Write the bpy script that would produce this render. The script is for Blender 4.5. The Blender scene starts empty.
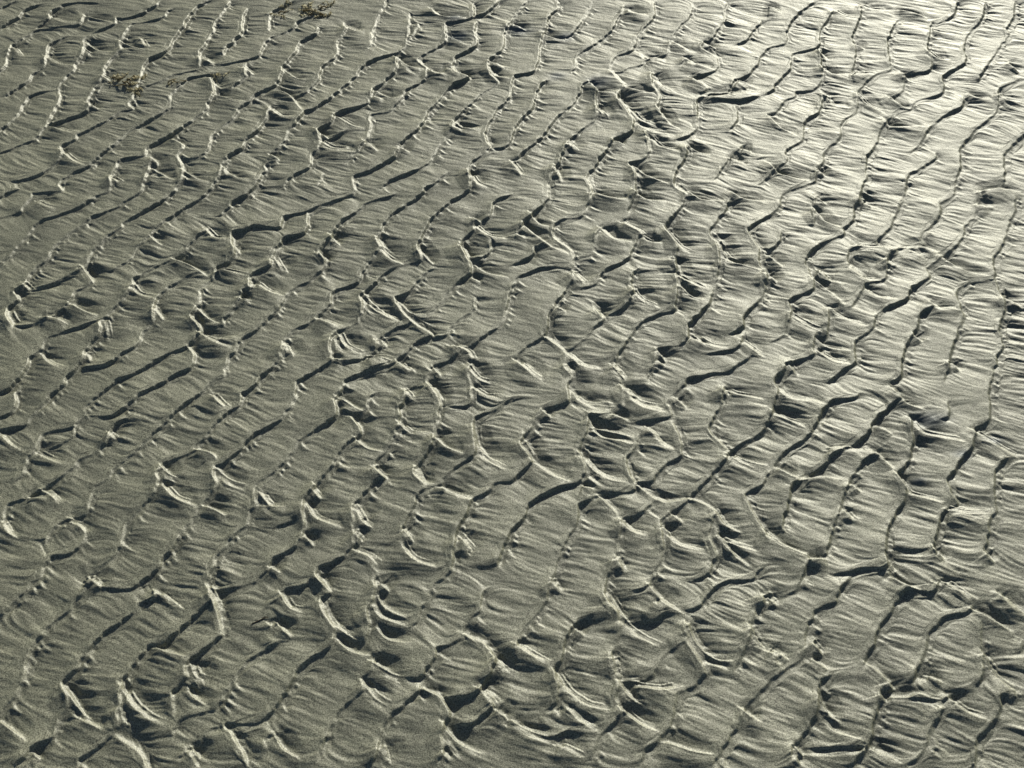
import bpy, math, random
import numpy as np

# ---------------------------------------------------------------- camera constants (metres)
CAM_H, PITCH, VFOV = 1.08, math.radians(51.3), math.radians(34.0)
TV = math.tan(VFOV / 2)
SUN_EL, SUN_AZ = 17.8, 20.0          # degrees; azimuth measured to the right of the view direction
CP, SP = math.cos(PITCH), math.sin(PITCH)

def ground(px, py):
    """photo pixel -> point of the flat beach"""
    sx = (np.asarray(px, float) - 512) / 384 * TV
    sy = (384 - np.asarray(py, float)) / 384 * TV
    dy, dz = CP + sy * SP, -SP + sy * CP
    t = CAM_H / -dz
    return sx * t, dy * t

def pixel(x, y):
    dep = y * CP + CAM_H * SP
    return 512 + 384 / TV * x / dep, 384 - 384 / TV * (y * SP - CAM_H * CP) / dep

# ---------------------------------------------------------------- survey of the ripple crests, spurs and hollows
DATA = """
T 0 0
C 60,10 0,40
C 155,20 100,45 75,75 35,100 10,120
C 335,60 330,85 312,105 250,115 200,122 150,125 100,160 50,190 30,230 20,275 0,300
C 205,55 200,80 150,118
C 405,20 375,15 310,15 260,25
C 465,75 460,100 400,125 345,160 335,200 330,230 305,265 300,290 265,320 235,360 240,400 230,440 215,480 175,540 120,580 50,610 0,630
C 300,145 240,165 200,190 185,245 180,280 135,310 125,330 80,360 30,400
C 230,370 175,380 125,400 100,430 80,470 40,510 0,545
C 640,5 620,30 555,65 500,80 470,80
C 840,5 790,35 750,90 735,120 690,175 675,205 640,230 600,250 570,290 545,370 520,430
C 690,40 640,80 575,95 530,100 500,140 480,175 480,210 440,250 422,285 410,325 380,365 352,410 360,450 300,485 250,500 200,515
C 540,450 490,460 430,495 325,550 300,575 250,600 250,640 215,680 160,720 100,735 50,745
C 920,10 895,50 870,80 850,110 850,130 830,165 800,220 800,265 780,290 740,300 690,310 640,335 580,360
C 765,320 740,340 690,390 680,440 640,470 545,525 510,550 450,605 405,635 360,680 295,710 240,750
C 985,40 970,70 970,130 945,165 905,200 895,230
C 870,300 770,320
C 845,325 860,380 835,425 825,455 720,530 685,555 595,605 580,640 490,650 465,690 445,725
C 1010,240 900,265 820,260
C 990,260 980,290 975,320 930,360
C 1000,415 965,440 945,475 900,510 855,545 840,590 830,610 790,640 735,648
C 690,570 735,595 715,640 735,690 725,740
C 1020,540 985,575 970,605 910,635 890,665 880,700 860,745
C 610,660 595,700 580,745
S 200,70 250,95 320,105
S 345,70 400,85 460,100
S 345,90 390,100 440,108
S 345,175 400,210 450,215
S 340,200 380,225
S 480,170 530,195 590,210
S 480,195 540,215
S 185,235 230,265 300,285
S 50,195 90,240
S 410,315 450,335
S 800,240 860,275
S 830,320 895,370
S 860,385 930,410 1000,420
S 980,280 1020,310
S 355,430 400,450
S 215,520 260,545 320,555
S 245,620 300,665 360,685
S 445,725 480,750
S 610,690 680,725 720,735
S 605,710 660,740
S 730,690 790,730 850,745
S 730,715 770,745
S 895,680 950,720 1010,730
S 890,690 930,730
S 600,645 630,665 630,690
S 565,160 590,205
H 285,50,35
H 400,175,25
H 185,635,30
H 730,240,25
H 540,655,25
H 670,670,30
H 920,345,20
T 0 192
C 85,5 40,20 0,45
C 135,20 130,45 95,80 90,95 30,110 5,120
C 440,5 385,30 330,70 240,105 165,135 140,160 100,210 60,250 40,275 0,295
C 250,10 160,20
C 570,10 500,50 490,60 440,85 370,115 330,145 285,180 240,215 205,260 190,290 145,325 120,360 100,385 60,410
C 700,10 660,40 590,85 500,135 490,150 440,185 400,220 375,245 360,280 345,305 290,340 215,375 165,395
C 830,10 800,35 745,65 715,90 630,150 605,185 560,225 540,255 510,290 450,325
C 380,360 355,385 300,415 280,455 220,500 160,530 100,545 60,545
C 995,10 940,45 895,95 865,105
C 820,160 790,185 760,215 740,250 705,270 620,310 550,350 535,375 510,415 485,440 440,490 410,515 320,545 220,580 190,590 170,635 125,670 110,710 75,750
C 1010,130 985,155 935,165 930,210 935,260 905,290 860,305 850,345
C 790,325 740,345 700,375 640,415 625,440 615,480 615,520 570,570 555,610 510,640 440,690 345,710
C 830,365 800,400 800,450 765,490 775,520 805,560 780,585 745,620 670,655 600,700 540,735 475,755
C 1000,350 995,390 970,400 965,430 935,470 900,510 900,535
C 1020,560 960,590 940,640 915,660 895,700 890,735 840,765
C 750,620 770,650 770,690 740,715 690,740 635,768
C 405,520 405,570 380,600 345,640 335,680 300,725 270,750
C 80,440 40,475 35,510 50,545
S 155,55 190,75 235,85
S 330,310 365,345 385,380
S 100,380 130,410
S 40,490 65,535 100,545
S 170,655 200,690 270,720
S 290,460 340,490 400,505
S 420,525 430,570 440,600
S 530,385 560,420 630,440
S 610,190 630,210 660,225
S 620,470 650,510 660,520
S 350,650 370,690
S 180,515 230,520 280,545
S 770,500 800,530 820,550
S 790,470 840,510 890,530
S 800,565 850,590 960,590
S 810,580 870,610 935,630
S 700,275 760,300 835,350
S 820,160 860,190 930,190
S 935,220 965,255
S 1000,365 1020,410
S 860,330 900,320 990,340
S 960,430 1010,440
H 60,90,30
H 665,490,25
H 670,190,30
H 850,495,28
H 205,655,15
H 460,570,25
H 880,160,30
H 820,310,25
H 130,385,25
H 400,320,25
H 100,520,20
T 0 384
C 70,5 40,30 0,50
C 70,40 70,80 60,100 30,130 0,145
C 260,5 215,45 180,85 130,130 110,165 60,180 0,190
C 450,10 390,55 345,95 340,120 320,135
C 300,160 285,175 200,195 165,210 155,245 140,275 110,300 95,340 65,380 50,395
C 630,10 570,45 520,80 505,100 470,125 420,135 350,130
C 508,142 460,165 430,200 415,235 370,275 305,305 285,335 230,380 170,420 100,460 40,475
C 300,160 295,190 285,215 255,235 200,260
C 820,5 790,45 720,95 695,120 660,165 610,205 585,235 545,270 490,310 450,345 440,380 390,410 365,440 350,490 335,525 270,540 220,570 195,600 175,635
C 1010,15 970,40 965,85 915,115 860,170 810,220 790,245 785,265 720,295 650,320 630,360 630,400 615,440 570,490 545,520 500,575 485,620 470,660 440,705 375,750
C 1024,200 960,260 890,320 860,330 855,370 865,405 850,440 800,490 780,525 735,585 715,605 690,650 660,690 640,730 605,765
C 1020,460 1024,490 995,530 985,570 940,600 890,660 865,690 850,740 845,765
C 340,600 325,640 270,680 200,690 170,740
C 40,480 20,510 20,560
S 10,215 50,250 95,275
S 165,425 210,450 245,490
S 650,330 680,360 720,375
S 640,400 690,460 740,480 800,490
S 790,265 850,285 870,310
S 870,340 920,380 1000,405
S 865,365 920,410 990,430
S 270,555 320,570 345,600
S 850,50 915,105
S 430,205 460,235
S 15,560 40,600 80,625
S 825,490 870,510 910,535
S 150,280 200,310 250,330
S 110,460 180,460 230,490
H 50,240,25
H 45,630,35
H 190,240,25
H 960,370,35
H 700,480,25
T 0 576
C 160,10 130,35 85,75 40,125 10,165
C 345,40 310,90 260,150 200,200 145,255 125,285 95,350 95,385 80,430 70,460 45,490 10,530 0,560
C 590,10 540,45 490,55 430,48
C 625,60 620,90 560,110 530,150 470,185 395,235 375,265 345,305 320,340 305,375 250,425 250,445 265,490 260,530 230,565 215,600 205,640 120,690 100,720 65,760
C 830,0 825,30 835,55 835,105 795,140 740,190 690,230 650,270 600,275 585,290 540,355 510,385 490,410 480,460 480,520 470,550 475,600 455,635 400,680 325,730 310,760
C 1024,20 960,45 890,55
C 840,60 875,160 890,225 880,245 820,295 765,335 745,360 740,410 690,470 685,510 690,540
C 735,570 695,600 690,640
C 790,680 750,695 710,730
C 1024,320 975,360 940,400 900,460 890,495 860,530 800,545 735,555
C 880,600 840,610 810,640 790,670
C 890,595 930,640 980,735 990,760
C 1024,590 900,590
C 460,640 530,680 570,720 585,765
C 750,700 790,765
S 625,60 680,110 730,150
S 620,290 680,310 760,325
S 840,60 870,120 910,150
S 860,90 890,130
S 260,440 300,510 340,560 400,590
S 265,530 310,570 400,610 450,620
S 280,570 350,600
S 480,440 530,520 600,580 680,610
S 480,520 500,580 560,630
S 480,560 500,620
S 765,350 780,400 825,420
S 760,380 790,440 800,470
S 745,440 770,480 830,525
S 740,450 760,500 850,530
S 0,580 60,630 115,670
S 130,705 160,740
S 380,30 410,55
S 770,690 800,740
S 345,40 365,20 395,50
H 670,90,30
H 110,430,25
H 330,510,35
H 580,470,30
H 560,590,35
H 940,130,40
H 160,690,25
H 830,670,30
H 630,740,30
T 256 0
C 145,10 105,30 70,45 55,65 52,95 55,125
C 220,70 180,85 160,95 145,120 90,145 60,155 30,190 15,220
C 250,115 240,140 180,175 150,225 110,275 100,310 75,355 0,385
C 350,95 360,120 345,150 325,175 325,225 275,270 255,300 250,330 200,375 150,395
C 530,5 500,55 480,95 465,130 460,175 445,200
C 615,55 610,100 600,160 580,205 530,225 460,250 420,280 395,320 330,370 290,405 240,440 200,445
C 650,100 630,140 600,165
C 560,240 565,285 530,325 500,350 470,370 445,420 400,440 330,465
C 320,465 300,505 250,525
C 240,530 255,560 250,600 225,630 215,680 150,710 100,755
C 760,100 760,160 740,190 650,240
C 645,245 685,280 680,290 670,325 600,370 590,400 550,440 530,455 460,465 455,500 450,560 425,590 400,625 360,660
C 870,20 865,75 800,95
C 885,95 870,130 885,180 840,215 800,235 785,270 800,300
C 850,322 800,345 760,375 720,420 685,460 670,500 630,540 590,570 570,600 550,640 500,670 450,695 390,715
C 970,10 920,55 870,75
C 995,125 990,180 970,215 935,240 925,280 940,315 965,340 940,365 890,395 820,460 790,495 790,520 770,545 735,590 710,640 680,670 620,700 550,725 500,760
C 1020,380 1000,415 960,450 940,490 920,520 920,570 935,600 900,630 860,660 850,700 860,765
C 1024,560 1000,600 940,605
C 60,435 45,480 20,520 0,540
C 190,465 160,495 130,525 125,550 85,605 40,635
C 100,640 45,665 35,690 10,730
C 770,700 720,740 680,760
C 270,705 245,750
C 370,530 330,550 280,570
S 360,110 400,130 440,130
S 560,235 610,270 680,285
S 570,260 620,300 660,310
S 700,290 720,305 790,310
S 790,270 830,310 940,325
S 785,280 840,325
S 700,40 740,70 860,85
S 770,150 820,175 880,180
S 930,280 960,315 1024,330
S 935,255 1000,285
S 110,285 160,325 210,330
S 60,445 100,480 160,490
S 80,370 130,390 190,460
S 320,470 380,510 445,525
S 480,370 540,400 590,385
S 470,400 530,410
S 800,500 840,525 910,530
S 790,515 840,545
S 240,530 280,560 300,575
S 260,580 310,605 410,605
S 850,700 880,745 930,765
S 575,600 620,620
S 450,575 490,620
S 60,630 100,650
H 820,150,32
H 510,130,20
H 660,60,25
H 400,190,25
H 840,500,20
H 870,308,25
H 600,470,20
H 310,545,25
H 150,640,25
H 90,185,20
T 256 192
C 390,10 330,35 250,50
C 240,70 200,85 130,100 105,120 90,150 0,155
C 205,85 205,130
C 560,15 440,50 395,85 345,115 325,140 300,185 280,210 260,250 275,285 260,315 220,350 150,385 120,420 90,465 40,515 0,555
C 185,170 120,185 95,215 70,265 60,300 0,325
C 660,20 600,55 540,100 500,150 480,190 490,230 465,270 430,320 410,360 310,400 305,440 280,470 255,490 230,520 150,555 120,580 105,610 90,670 50,715 10,750
C 840,10 780,45 715,100 690,130 660,190 650,230 660,280 600,295 530,320 485,355 440,395 420,420 430,460
C 715,310 680,325 630,375 600,405 555,425 580,480 640,530 700,575 640,600 600,645 570,670 540,690 450,715 350,755
C 630,522 560,545 510,575 485,600 480,635 430,665 350,685
C 410,520 350,550 310,565 295,610 300,675 250,710 190,740 165,760
C 1020,25 950,50 930,110
C 870,130 860,165 820,210 830,250 855,300 860,330 830,355 770,410 720,465 690,485
C 940,205 935,250 880,275
C 880,430 875,470 830,500 780,540 755,575 705,580
C 1020,400 1000,480 985,535 930,570 870,610 810,625
C 800,650 760,680 710,695 690,730 685,760
C 860,700 850,735 860,765
S 480,190 520,235 590,280
S 490,230 540,270 600,290
S 655,230 690,275 715,300
S 865,120 900,135
S 870,150 930,185 1020,200
S 820,220 850,265 930,270
S 865,290 920,330 1024,355
S 860,345 910,370
S 430,400 480,455 560,510 620,530
S 415,430 460,490 540,530
S 440,440 500,490 600,530
S 570,440 620,485 690,490
S 310,580 340,640 420,665
S 330,570 360,620 430,660
S 300,670 360,680
S 0,370 50,405 120,420
S 260,250 290,285
S 300,180 340,215
S 80,270 110,330
S 440,672 500,662 560,680
S 840,700 890,745 950,765
S 710,705 740,745
S 500,590 530,620
S 570,680 620,730
S 780,620 840,640 870,690
S 110,610 130,660
S 250,510 300,530 340,550
H 30,365,30
H 770,125,25
H 375,580,30
H 510,430,25
H 190,630,20
H 910,695,30
H 310,290,15
H 910,430,20
T 256 384
C 150,10 150,60 135,100 95,145 40,180 0,205
C 340,10 315,65 325,115 310,145 240,190 175,225 160,255 125,295 90,340 40,380 0,405
C 480,30 450,65 445,100 400,122 350,107
C 380,135 415,180 415,205 370,235 320,295 305,330 260,385 225,420 190,470 185,530 195,570 180,605 150,650 60,705 45,740
C 150,550 80,575
C 590,10 595,60 575,100 570,150 555,200 545,235 520,275 480,325
C 470,330 520,380 490,385 440,430 405,465 385,490 385,560 385,640 350,690 300,720 250,740
C 720,30 745,80 730,120 715,200 705,250 670,310 640,340 640,370 680,415 650,450 625,510 590,570 570,600
C 855,10 850,85 780,95
C 1024,60 960,100 890,130 870,160 875,230 880,280 850,310 800,340 750,375 740,405 685,415
C 1020,392 960,400 930,430 870,465 850,520 810,580 790,650 780,710 765,760
C 1020,600 990,670 970,730
S 320,60 360,100 430,120
S 335,60 390,90 440,110
S 590,30 620,65
S 570,160 620,200 700,215
S 560,195 620,235 690,245
S 715,210 770,260 850,290
S 640,340 670,390 720,405
S 870,180 900,260 990,325 1024,340
S 880,230 930,310 1010,360
S 880,285 960,350
S 870,310 960,385
S 470,335 520,380
S 220,420 260,470
S 200,480 240,540 370,590
S 390,500 430,560 480,580
S 395,600 430,640
S 20,440 60,490 130,500
S 10,450 40,520 110,550
S 400,220 450,260 520,275
S 590,590 630,650
S 560,630 620,700 740,755
S 820,620 870,680
S 860,10 920,50 1000,60
S 690,5 740,75
S 380,670 450,700 500,740
S 190,610 230,660
S 740,420 800,440 870,450
S 60,740 100,760
H 400,85,25
H 960,230,40
H 280,450,35
H 450,190,25
H 60,465,30
H 550,745,30
T 256 576
C 215,20 190,45 120,50 95,70 30,90
C 80,95 35,130
C 100,185 60,205 0,220
C 100,265 50,285 0,320
C 245,10 300,65 295,85 265,95 270,150 310,225 290,295 230,325 165,380 145,430 120,480 60,545 0,590
C 480,10 465,100 445,140 450,200 440,250 420,275
C 500,300 470,340 450,392 415,410 420,460 375,495 335,535 310,590 285,650 270,690 240,745
C 750,5 700,45 680,100 640,170 620,210
C 930,50 900,80 890,140 840,205 820,235 780,270 720,290 715,330 680,375 650,410 590,410
C 650,430 650,465 610,500 550,555 505,610 490,660 480,690 470,760
C 820,230 900,270 950,330 930,390 905,430 880,470 800,490 750,490
C 660,450 740,490 780,560 760,590 750,640 750,700 720,760
C 960,530 900,565 860,595 810,600
C 80,625 40,665
C 45,700 0,740
S 100,75 140,130 200,150
S 80,185 150,255
S 255,0 300,50
S 270,110 300,190 380,250 430,270
S 260,165 320,230
S 310,250 380,310 480,330
S 460,110 500,170 620,215
S 470,200 530,260 640,270
S 480,70 520,130 620,185
S 450,140 470,190
S 460,350 540,390 590,405
S 420,430 470,490 550,540
S 750,590 820,670 940,730
S 760,650 800,720 870,765
S 950,330 1000,380 1024,395
S 940,350 1000,420
S 960,540 1024,590
S 80,630 120,690 190,740
S 890,460 950,490 980,530
S 500,30 540,70
S 500,690 520,760
S 740,705 790,760
H 200,230,35
H 400,250,30
H 560,195,35
H 1000,330,30
H 840,620,40
H 800,505,30
H 620,600,30
H 350,210,25
H 50,285,20
T 512 0
C 60,10 10,70
C 185,10 180,40 140,90 135,120 120,150 110,200 100,265 75,300 10,315
C 320,10 310,45 275,100 220,160
C 450,25 430,65 410,105 350,170 290,210 260,230 250,270 235,300
C 565,10 560,80 510,145 490,190 480,210 410,235 390,285
C 470,280 430,295 392,292
C 725,10 705,75 670,110 635,165 625,195 620,220 560,235 525,235
C 855,10 850,75 830,105 800,155 765,170 760,200
C 1000,80 960,130 940,160 895,180
C 1020,200 980,250 950,295 885,325
C 820,230 820,280 770,300 715,315
C 690,240 675,265
C 865,370 790,385 740,410 740,450 735,520 690,560 660,570
C 1020,375 920,405 810,402
C 890,430 900,480 870,530
C 590,295 560,310 560,350 590,395 580,440 600,480
C 550,230 520,265 490,270
C 320,330 280,350 270,380 240,430 185,475 120,560 50,620 20,650
C 130,330 105,360 80,440 30,490 10,550
C 335,360 340,450 320,500 225,575 205,625 180,665 160,690 150,760
C 430,370 425,410 480,490 480,520 470,545 410,570 370,620 330,680 300,720
C 530,540 550,610 530,650 470,665 485,700 500,760
C 700,600 690,645 660,690 650,720 650,760
C 920,585 870,640 830,690 810,730
C 1020,710 985,745
C 1015,632 970,642
S 120,140 160,155 220,165
S 310,340 340,375 430,380
S 390,295 430,340 470,365
S 425,400 470,460 530,510 620,525
S 470,450 520,500 600,520
S 480,500 560,535 660,550
S 450,360 520,375 600,385
S 560,300 590,350 650,390
S 580,440 620,500 680,530
S 455,50 490,65 550,70
S 690,240 730,265 820,285
S 695,258 750,285
S 715,320 760,345 800,370
S 540,580 580,615 690,635
S 545,560 600,600 690,620
S 700,590 740,615 800,625
S 490,680 530,715 640,755
S 485,705 530,745
S 340,440 370,485
S 410,575 450,590
S 640,170 700,210 740,215
S 760,170 820,200
S 920,600 960,610
S 900,330 950,350
S 870,640 930,650
S 225,585 260,620
S 170,680 200,740
S 0,660 40,720
S 0,100 60,130
S 540,240 570,235 620,240
S 760,390 850,385 1000,370
H 600,285,30
H 350,335,30
H 590,580,30
H 520,465,25
H 870,215,30
H 700,190,25
H 590,225,20
H 750,595,25
H 180,310,20
H 185,152,18
H 0,125,18
H 600,378,20
H 520,730,25
T 512 192
C 145,10 145,40 100,80 70,105 40,140 15,175
C 320,10 300,60 270,110 205,120 180,130 165,150 165,190 240,250 240,300 245,345 215,400 185,440 150,490 145,550 130,580 50,625 0,670
C 235,318 180,310 100,315 30,345
C 85,230 80,265 0,300
C 490,10 490,40 470,70 440,130 350,155 330,180 325,220 305,265 250,275
C 505,190 490,220 465,270 440,295 370,320 320,380 280,395
C 505,320 475,345 480,400 470,440 440,475 375,503
C 330,465 370,510 320,555 280,595 220,640
C 690,20 675,70 630,120 610,155 660,230 650,270 660,340 655,400 645,480 580,495 520,525 460,600 405,690
C 865,40 850,85 795,150 790,180 810,215 825,270 820,340 800,430 790,460 730,510 705,545 700,590 670,620 580,630 570,680 550,730 540,765
C 1020,110 950,150 940,170 985,230 990,290
C 1020,330 1010,400 990,435 935,490 925,540 880,575
C 925,580 905,625 860,640 780,655
C 960,660 915,690 860,720 800,725
C 770,738 710,748
C 130,580 210,640 210,700 240,740
S 45,140 80,180 150,230 240,265
S 15,180 80,220
S 330,15 400,40 480,40
S 490,10 540,45 620,50
S 350,160 400,200 490,215
S 440,140 500,170 535,200
S 520,200 560,215 620,215
S 610,160 670,230 720,260
S 820,220 870,280 960,305
S 815,215 850,250
S 830,270 900,300 1020,325
S 655,340 700,370 790,410
S 660,380 720,430 780,440
S 480,400 520,445 600,480
S 650,280 680,340
S 700,10 760,45 860,50
S 870,10 930,40 1020,45
S 220,650 290,700 390,715
S 215,690 250,740
S 10,680 70,730 130,765
S 720,570 790,620 880,630
S 710,590 750,610 800,640
S 580,640 620,690
S 575,680 610,700
S 245,330 290,380
S 180,470 220,490
S 340,480 365,515
S 400,700 460,760
S 920,600 970,640 1020,670
S 70,100 110,140 160,155
H 110,120,25
H 150,232,25
H 400,155,22
H 560,190,22
H 650,650,35
H 810,570,25
H 280,740,35
H 390,470,25
H 740,750,22
H 870,650,20
H 880,718,20
H 970,650,20
H 700,210,20
H 60,720,20
H 870,200,20
T 512 384
C 220,15 230,75 140,100 105,130 75,180 40,220 30,250 75,310 20,370 0,395
C 305,130 300,200 270,265 290,340 270,395 200,415 110,455 70,490 30,560 0,605
C 440,10 440,75 420,110 350,125
C 690,10 640,50 620,70 630,105
C 635,130 550,145 480,155
C 500,200 500,250 460,300
C 440,310 490,390 480,430 360,440
C 350,450 270,490 260,550 225,620 190,690 170,760
C 640,150 670,210 670,280 620,310 580,355 555,390 510,405
C 845,10 835,80 800,175
C 790,190 860,265
C 1024,155 980,205 920,240 865,275 840,320 780,390 725,440 700,475 640,510 600,545 600,600 605,660 590,720 570,750
C 490,395 600,468 695,472
C 560,470 510,520 445,540 430,600 420,680 390,750
C 1010,400 950,430 935,460 1024,620
C 740,450 810,510 780,590 800,660 810,695 770,760
C 1010,740 980,755
S 240,30 290,75 430,100
S 230,80 300,120 340,150
S 240,60 330,105 420,120
S 310,140 340,180 500,220
S 310,180 370,220 490,245
S 440,10 500,70 620,105
S 460,60 530,100 620,115
S 540,180 600,250 660,270
S 270,280 330,350 400,390 480,400
S 300,370 360,420
S 80,310 150,360 250,400
S 845,15 900,45 1020,70
S 840,20 870,70
S 865,285 930,320 1024,345
S 810,510 850,570 930,600
S 610,590 670,650 800,690
S 605,570 650,610
S 440,550 480,590 550,610
S 350,455 430,530
S 800,600 880,680 960,740
S 800,560 850,630 1000,680
S 400,130 470,155
S 50,230 90,290
S 640,520 690,560
S 130,110 160,140
S 280,410 340,430
S 660,60 700,100
S 420,700 450,760
H 330,55,35
H 380,195,35
H 520,30,35
H 370,345,35
H 600,435,30
H 460,512,30
H 840,505,30
H 740,630,25
H 580,132,20
H 150,300,25
H 990,430,20
H 900,20,20
H 360,152,20
H 530,370,20
H 500,590,20
T 512 576
C 160,10 150,50 135,100 60,195 35,230 10,300
C 270,180 235,215 210,280 200,340 175,375 185,450 180,500 155,535
C 375,20 370,90 430,180 415,270 400,320 390,370
C 615,150 570,180 490,185
C 540,60 480,62
C 560,15 545,40
C 770,10 710,20
C 760,110 740,130 690,142
C 960,15 870,20 820,45 790,75
C 1000,60 965,150 950,190 945,240 920,310 900,350 880,410
C 720,185 700,210 690,260 630,300 605,340 560,405 520,425 430,430
C 690,260 740,330 775,390 770,405 700,460 660,480 650,540 630,600 580,665 545,700 520,760
C 400,370 430,420 410,490 430,540 390,600 350,660 330,720 300,745
C 225,620 175,650
C 1024,420 990,460 930,530 915,590 880,650 820,735 800,760
S 380,70 430,150 500,190
S 370,110 420,170
S 550,40 620,120 710,165
S 590,100 650,145
S 700,200 740,270 810,330 900,350
S 175,390 230,470 310,530 420,550
S 180,430 260,520 380,600
S 210,530 270,590 360,640
S 430,430 480,500 560,540
S 430,540 500,600 600,635
S 430,180 520,250 610,300
S 255,215 290,245
S 0,580 80,620 160,655
S 0,600 80,650 165,690
S 170,540 210,600
S 180,690 300,740
S 620,675 720,710 820,720
S 950,210 1000,290
S 945,240 1000,310
S 920,540 970,580 1010,590
S 160,20 200,70
S 1000,80 1020,130
S 760,345 830,370 880,385
S 490,450 600,460 700,440
S 10,280 80,330 160,370
S 400,330 420,410
H 320,180,35
H 440,90,30
H 510,172,25
H 640,290,25
H 490,400,30
H 270,420,35
H 300,570,30
H 170,265,25
H 30,350,30
H 60,600,30
H 960,630,25
H 650,60,30
T 768 0
C 185,5 115,60 70,120
C 75,165 0,190
C 265,40 240,80 205,120 205,170 190,188 105,210 95,240 85,285 30,330 0,370
C 370,20 365,75 340,140 350,200 345,280
C 205,192 220,285 215,320 180,355 110,362
C 525,70 490,130 485,170 490,210 490,275 440,290 385,330 355,380 355,440 295,490 285,550 225,605 215,650 190,700
C 655,90 640,180 655,240 645,275 545,290
C 760,10 740,60 690,90 662,92
C 870,10 855,75 810,125 785,170 785,245 700,295 705,340 695,370 600,395 570,430 520,430
C 990,5 985,60 950,110 960,140 925,190 890,240 870,270 840,320
C 550,300 550,345 515,380 480,385
C 1010,310 970,325 920,355 920,420 900,460 830,520 775,580 775,650 750,720 750,768
C 785,380 780,415 710,455 640,515 625,545 570,605
C 480,480 455,510 430,580 400,625 390,690 375,760
C 680,605 660,635 570,690 550,760
C 1024,530 985,565 950,610 950,690 940,745 850,755
C 100,385 65,400 40,440 10,465
C 215,380 205,440 150,490 140,550 130,565 65,610
C 180,730 70,765
C 75,640 45,670
S 270,40 310,60 365,70
S 205,200 240,240
S 220,265 260,290 330,290
S 340,285 440,295
S 220,370 260,410 350,430
S 355,370 400,410 480,450
S 350,390 390,425
S 540,285 570,320
S 490,380 540,420 580,430
S 370,20 420,35 520,40
S 525,40 580,50 650,70
S 640,200 680,230 740,235
S 350,170 390,190
S 800,370 850,388 910,392
S 920,370 960,400 1024,405
S 0,470 50,520 130,550
S 470,470 500,500 640,500
S 200,680 230,700
S 0,660 60,705 180,725
S 960,250 1010,290
S 850,762 930,750 1024,760
S 0,30 50,35
H 510,480,25
H 560,410,18
H 270,400,22
H 400,395,25
H 700,215,20
H 850,375,22
H 580,280,20
H 310,45,20
H 420,25,20
H 580,40,18
H 270,275,20
H 40,510,20
H 30,680,25
H 1000,260,20
T 768 192
C 60,10 45,35
C 190,20 185,70 185,135
C 370,5 345,60 350,110 305,145 300,170 215,215 160,255 150,290 180,350 175,395 90,435
C 545,5 525,60 500,105 490,140 445,185 435,210 345,225 325,250 322,305
C 740,15 690,40 685,90 620,165 625,205 535,220 480,250 475,300 465,345 390,370 380,400 330,460
C 840,40 825,90 785,140 770,190 710,245
C 990,10 990,80 950,150 940,200 905,270 905,340
C 670,275 635,300 645,340 575,380 550,425 480,460 430,500 415,545 350,610 360,680
C 805,340 795,370 755,400 770,450 775,510 750,580 735,670 710,760
C 930,400 940,470 920,540 940,610 920,660 895,760
C 655,460 610,490 600,540 560,610 540,680 530,740 490,765
C 240,470 235,570 180,580
C 95,480 85,520 60,570 20,600
C 180,630 180,655 80,685 60,715 20,750
C 355,690 300,715 240,765
C 60,160 40,210 0,235
C 40,60 0,90
S 190,20 240,50
S 185,70 230,120 300,145
S 360,20 400,60
S 170,340 230,390 320,470
S 240,470 300,510 410,545
S 385,380 440,420 530,435
S 90,490 150,540 230,570
S 180,580 240,620 350,640
S 470,270 500,300
S 350,215 530,230
S 560,225 620,215 700,250
S 690,250 780,310 900,340
S 840,45 900,65
S 640,430 680,470 770,490
S 940,420 1024,470
S 560,230 650,275
S 0,260 60,310
S 0,330 40,370
S 80,690 120,740
S 190,630 260,680 340,690
S 740,680 770,720
S 200,320 260,360
S 320,300 390,350 470,350
S 590,570 620,600
H 500,245,20
H 550,285,25
H 260,605,25
H 140,465,25
H 190,540,25
H 240,335,20
H 430,335,25
H 310,490,25
H 830,305,25
H 850,425,20
H 330,720,20
H 680,260,20
H 980,510,20
H 690,440,20
H 120,155,20
T 768 384
C 30,30 20,120 0,150
C 370,40 345,55 260,65 220,120 180,180 160,210 70,265 20,325 0,370
C 510,75 440,130 410,160 400,185 350,235 260,275 220,320 140,380 100,405 80,460 55,540 60,590
C 570,140 580,240 550,330 515,360 550,410 540,470 500,530 480,600 465,670 470,730
C 410,285 380,305 350,350 310,415 280,500 255,600 235,670 220,690
C 885,10 885,140 830,175 810,250 765,305 720,380 720,420 750,480 700,510 680,580 660,650 670,690
C 950,300 910,350 900,420 910,510 885,540 870,650 875,690
C 725,70 715,130 690,140
C 470,740 360,740 320,755 260,765
C 150,720 140,760
S 40,30 90,65 240,85
S 570,140 620,200 810,245
S 820,190 900,240 1020,310
S 510,365 560,430 600,450 720,495
S 330,400 370,440
S 240,270 320,270 410,275
S 140,385 230,375 310,390
S 0,600 60,650 160,690 220,690
S 665,660 710,710
S 430,170 500,210
S 420,270 500,350
S 500,20 560,80 640,110
S 20,110 90,150 160,185
S 715,510 800,530 890,520
S 870,680 910,720
S 40,340 90,370 130,385
S 470,720 510,765
S 160,710 240,710
S 300,510 340,560
H 640,160,30
H 960,230,30
H 600,385,25
H 40,620,25
H 850,460,25
H 320,288,20
H 740,680,20
H 430,40,25
H 180,745,25
T 768 576
C 140,10 115,60 70,85 30,90
C 320,15 280,70 270,110 190,140 150,230 135,330 60,380 0,420
C 540,65 490,140 435,205 425,270 395,320 380,360
C 690,30 650,70 605,62
C 820,125 790,150 715,160 650,230 630,280 625,320 590,400 580,430
C 850,190 860,320 860,390 835,440
C 1024,270 1010,300
C 255,395 210,420 195,490 190,560 165,610 120,670 90,690 90,740
C 450,450 440,530 420,620 405,690 340,755
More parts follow.
